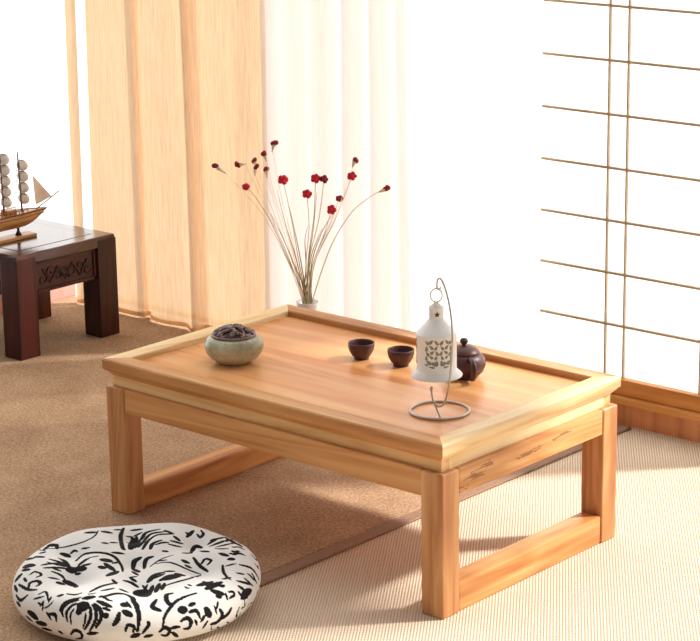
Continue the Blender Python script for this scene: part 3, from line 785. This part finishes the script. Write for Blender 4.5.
LEFT = [
 ([(190,190),(300,185),(400,160),(460,130),(480,100)],7), ([(300,215),(340,228)],20), ([(420,112),(470,108)],14), ([(500,105),(545,112)],14), ([(560,98),(590,95)],9),
 ([(215,185),(245,168),(275,172),(280,190)],9), ([(195,205),(225,195)],10),
 ([(605,88),(590,130),(600,185),(612,195)],8), ([(620,130),(645,135),(640,160),(618,160)],8), ([(640,190),(665,140)],10), ([(660,185),(685,150)],9),
 ([(370,250),(420,215),(500,210),(560,230),(595,275),(600,302)],10), ([(385,272),(430,237),(480,226)],6), ([(550,208),(605,215)],12),
 ([(345,215),(365,200),(380,205)],9), ([(400,190),(440,185)],9), ([(500,160),(530,165)],9), ([(540,160),(575,160)],9),
 ([(205,270),(260,262),(335,270)],11), ([(215,284),(270,282),(335,288)],10), ([(240,240),(290,255),(338,280)],10), ([(285,235),(315,250),(345,282)],9), ([(230,255),(280,268),(330,278)],8),
 ([(335,292),(372,295)],30), ([(380,290),(415,285)],26), ([(400,275),(445,262)],11), ([(370,315),(395,310)],12),
 ([(500,242),(540,252)],22), ([(515,262),(560,298)],16), ([(528,322),(575,300)],18), ([(490,278),(510,285)],18), ([(550,262),(580,255)],8),
 ([(320,352),(372,378)],20), ([(285,355),(310,365)],16), ([(255,300),(300,320),(320,345)],10), ([(240,330),(290,340)],9), ([(260,285),(300,300)],8),
 ([(145,375),(150,355),(185,342),(200,352),(180,366)],10), ([(95,365),(140,385),(185,383)],9), ([(118,280),(168,282)],20), ([(130,237),(158,240)],12), ([(78,345),(105,322)],18), ([(150,320),(185,305),(205,318),(185,328)],8),
 ([(82,415),(105,440),(138,412)],9), ([(72,372),(90,398)],9), ([(175,225),(210,232)],8), ([(110,300),(150,300)],12), ([(85,450),(105,470)],8), ([(120,335),(135,350)],8),
 ([(165,432),(215,418)],8), ([(188,408),(225,392),(235,440)],8), ([(195,470),(215,440)],8), ([(250,420),(235,452)],8), ([(205,492),(212,450)],7), ([(260,445),(235,470),(215,480)],7), ([(185,450),(200,462)],7),
 ([(140,498),(182,530)],20), ([(178,552),(225,560)],14), ([(240,510),(268,515),(275,548)],13), ([(285,595),(305,605)],10), ([(130,520),(160,545)],8), ([(225,500),(250,540)],9), ([(205,580),(250,590)],8),
 ([(292,492),(320,455),(395,436)],12), ([(308,522),(302,492),(335,460),(385,448)],11), ([(330,548),(325,505),(352,472),(388,462)],11), ([(348,560),(345,515),(365,485)],8),
 ([(415,585),(440,540),(445,495),(436,472)],13), ([(440,592),(468,540),(470,492),(452,468)],13), ([(470,575),(495,530),(492,488),(462,462)],15), ([(405,580),(418,540),(420,505)],8),
 ([(392,475),(425,475)],36), ([(378,500),(395,502)],22), ([(408,440),(468,432)],18), ([(480,450),(545,472)],16), ([(500,428),(550,446)],10), ([(512,515),(528,515)],22), ([(505,480),(540,490)],10), ([(280,420),(310,415)],12),
 ([(345,610),(365,590),(395,600),(400,625),(370,630)],11), ([(430,605),(480,600)],12),
 ([(585,500),(575,535),(555,562)],20), ([(600,455),(625,455)],28), ([(605,490),(645,512)],26), ([(620,440),(640,470)],10), 
 ([(490,432),(560,410),(620,414),(660,445),(680,520),(672,590)],11), ([(615,590),(625,562),(655,568),(652,595)],13), ([(640,620),(680,615)],12),
 ([(440,402),(500,372),(575,355)],9), ([(495,396),(560,382)],8), ([(588,388),(625,402)],11), ([(550,340),(570,362)],9),
 ([(652,290),(655,262),(675,240),(692,232)],13), ([(605,345),(640,355),(675,378)],13), ([(635,330),(670,325)],8),
 ([(655,290),(680,305)],8), ([(430,415),(470,405)],8), ([(330,410),(370,420),(400,415)],7)]
RIGHT = [
 ([(10,182),(55,145),(80,112),(145,95)],12), ([(40,182),(70,150),(105,118),(185,104)],11), ([(62,192),(90,150),(135,122),(205,118)],10), ([(100,192),(112,165),(155,148)],11), ([(125,170),(160,160),(190,160)],9),
 ([(215,128),(245,152)],11), ([(200,150),(258,166)],10), ([(190,168),(252,182)],9), ([(5,100),(60,95)],11), ([(20,130),(60,110)],8), ([(170,100),(215,118)],9), ([(160,200),(185,205)],10), ([(5,160),(35,130)],9),
 ([(48,238),(22,252),(14,292)],17), ([(112,228),(78,245),(70,288)],15), ([(98,278),(150,242),(212,220)],7),
 ([(175,335),(235,318)],32), ([(90,352),(122,320),(165,305)],17), ([(98,412),(110,372)],14), ([(128,402),(142,362)],14), ([(158,390),(168,360)],13), ([(118,335),(170,312)],10), ([(228,310),(262,322)],16), ([(75,390),(85,365)],9), ([(175,300),(215,300)],12), ([(150,345),(165,335)],14),
 ([(150,378),(250,347),(345,320)],8), ([(128,262),(200,258),(290,295),(345,315)],7), ([(140,250),(180,245)],8), ([(255,245),(290,262)],12), ([(270,270),(300,285)],9),
 ([(280,132),(312,100)],13), ([(275,110),(300,125)],9), ([(330,118),(345,135),(360,115),(345,98)],9), ([(298,212),(320,180),(352,186)],16), ([(258,210),(300,212)],10), ([(310,232),(340,272),(382,302)],13), ([(350,265),(370,240),(398,248),(380,270)],10), ([(345,200),(385,205)],12),
 ([(383,168),(440,130)],11), ([(392,178),(470,148)],11), ([(420,182),(500,162)],10), ([(470,128),(545,185)],11), ([(450,145),(500,140)],8), ([(500,180),(560,200)],9), ([(395,150),(420,140)],9), ([(415,190),(480,190)],8),
 ([(440,212),(482,226)],15), ([(490,212),(560,228)],12), ([(485,240),(510,242)],16), ([(500,200),(530,212)],9),
 ([(332,378),(400,350)],24), ([(370,392),(445,348)],20), ([(400,400),(455,412)],22), ([(420,425),(445,425)],15), ([(360,350),(385,385)],14), ([(440,375),(455,365)],12),
 ([(268,375),(292,392)],11), ([(285,365),(300,372)],7), ([(208,410),(176,418),(188,455),(205,458)],14), ([(128,428),(110,468),(150,490)],18), ([(45,410),(78,422)],20), ([(62,370),(85,400)],9), 
 ([(162,572),(170,520),(210,462),(260,432),(325,414)],12), ([(242,490),(275,490)],30), ([(290,470),(318,460)],14), ([(290,502),(325,495),(345,532)],13), ([(370,485),(392,520)],24), ([(348,548),(368,515)],12), ([(250,545),(280,530),(300,550),(290,578),(265,582)],14),
 ([(145,595),(170,575),(195,590),(180,615),(155,612)],14), ([(198,580),(245,572)],12), ([(208,600),(235,622)],12), ([(320,540),(330,565)],9), ([(380,545),(355,580)],9),
 ([(428,450),(424,482)],9), ([(478,400),(500,398),(505,415),(482,432)],10), ([(438,488),(450,515),(425,548),(395,558)],13), ([(492,480),(475,510),(440,535)],11), ([(465,405),(475,440)],8), ([(410,470),(425,510)],8),
 ([(520,340),(592,362)],11), ([(528,368),(562,392)],14), ([(548,412),(592,392)],22), ([(538,432),(575,425)],9), ([(558,328),(602,370)],9), ([(535,265),(600,288),(635,340)],9), ([(520,300),(560,310)],10), ([(580,310),(615,345)],9), ([(525,395),(545,425)],9), ([(600,310),(625,360)],8), ([(445,330),(490,320)],9), ([(455,270),(460,310),(490,335)],7), ([(470,275),(520,262)],8),
 ([(5,432),(34,450),(46,520),(40,592)],11), ([(85,545),(92,560),(60,602)],15), ([(10,612),(50,606)],15), ([(70,620),(110,612)],13), ([(0,330),(30,352)],12), ([(10,300),(40,320)],8), ([(0,500),(12,515)],12)]
for p, w in LEFT: stroke(p, w, conv=ZL)
for p, w in RIGHT: stroke(p, w, conv=ZR)
# the print carries on round the sides
rnd = random.Random(21)
smax = arc[-1]
for q in range(150):
    th = rnd.uniform(-.35, 2.6); s = rnd.uniform(.19, smax)
    u, v = s * math.cos(th), s * math.sin(th)
    ux = int(cv(u, v)[0]); vx = int(cv(u, v)[1])
    if canvas[max(0, vx - 14):vx + 14, max(0, ux - 14):ux + 14].any(): continue
    a = rnd.uniform(0, 2 * PI); l_ = rnd.uniform(.008, .018); bnd = rnd.uniform(-1, 1)
    pts = [(u + l_ * math.cos(a + bnd * t) * (t - 1), v + l_ * math.sin(a + bnd * t) * (t - 1)) for t in (0, 1, 2)]
    stroke(pts, rnd.uniform(2.5, 6))
# build the skin
vts, cols = [], []
vts.append((0, 0, c_height(0, 0, prof[0][1], 0))); cols.append(0)
def sample(s, th):
    x, y = cv(s * math.cos(th), s * math.sin(th)); x = min(CN - 2, max(0, x)); y = min(CN - 2, max(0, y)); i, j = int(x), int(y); fx, fy = x - i, y - j
    return float((canvas[j, i] * (1 - fx) + canvas[j, i + 1] * fx) * (1 - fy) + (canvas[j + 1, i] * (1 - fx) + canvas[j + 1, i + 1] * fx) * fy)
for i in range(1, NS + 1):
    r, zq = prof[i]
    for k in range(NTH):
        th = 2 * PI * k / NTH
        rr_ = r * (1 + .006 * math.sin(6 * th + 1) * (r / CR)); vts.append((rr_ * math.cos(th), rr_ * math.sin(th), max(.0005, c_height(r, th, zq, i / NS)))); cols.append(sample(arc[i], th))
fcs = [(0, 1 + k, 1 + (k + 1) % NTH) for k in range(NTH)]
for i in range(NS - 1):
    a, b = 1 + i * NTH, 1 + (i + 1) * NTH
    fcs += [(a + k, b + k, b + (k + 1) % NTH, a + (k + 1) % NTH) for k in range(NTH)]
fcs.append(tuple(1 + (NS - 1) * NTH + k for k in range(NTH))[::-1])
me = bpy.data.meshes.new('floor_cushion'); me.from_pydata(vts, [], fcs)
me.polygons.foreach_set('use_smooth', [True] * len(me.polygons))
at = me.attributes.new('print', 'FLOAT', 'POINT'); at.data.foreach_set('value', cols)
me.materials.append(CUSH); me.update()
co = bpy.data.objects.new('floor_cushion', me); COL.objects.link(co); co.location = CC
tag(co, 'round white floor cushion with black floral print, in front of the light table', 'cushion')

# ------------------------------------------------------------------ light
w = bpy.data.worlds.new('world'); S.world = w; w.use_nodes = True
nt = w.node_tree; nt.nodes.clear()
out = nt.nodes.new('ShaderNodeOutputWorld'); bg = nt.nodes.new('ShaderNodeBackground'); tc = nt.nodes.new('ShaderNodeTexCoord')
dt = nt.nodes.new('ShaderNodeVectorMath'); dt.operation = 'DOT_PRODUCT'; dt.inputs[1].default_value = Vector((-.45, .88, .1)).normalized()
nt.links.new(tc.outputs['Generated'], dt.inputs[0])
mr = nt.nodes.new('ShaderNodeMapRange'); mr.inputs['From Min'].default_value = -.16; mr.inputs['From Max'].default_value = .45; mr.inputs['To Min'].default_value = .24; mr.inputs['To Max'].default_value = 1.9
mr.interpolation_type = 'SMOOTHSTEP'
nt.links.new(dt.outputs['Value'], mr.inputs['Value']); nt.links.new(mr.outputs[0], bg.inputs['Strength'])
bg.inputs['Color'].default_value = (1, .97, .945, 1)
nt.links.new(bg.outputs[0], out.inputs['Surface'])
sd = bpy.data.lights.new('sun', 'SUN'); sun = bpy.data.objects.new('sun', sd); COL.objects.link(sun)
sd.energy = 5.1; sd.angle = math.radians(5); sd.color = (1, .955, .89)
sun.rotation_euler = Vector((.80, .93, 1.0)).to_track_quat('Z', 'Y').to_euler(); sun.location = (2, 2.5, 3)
S.view_settings.view_transform = 'Standard'; S.view_settings.exposure = 0.17
S.cycles.max_bounces = 8; S.cycles.transparent_max_bounces = 16
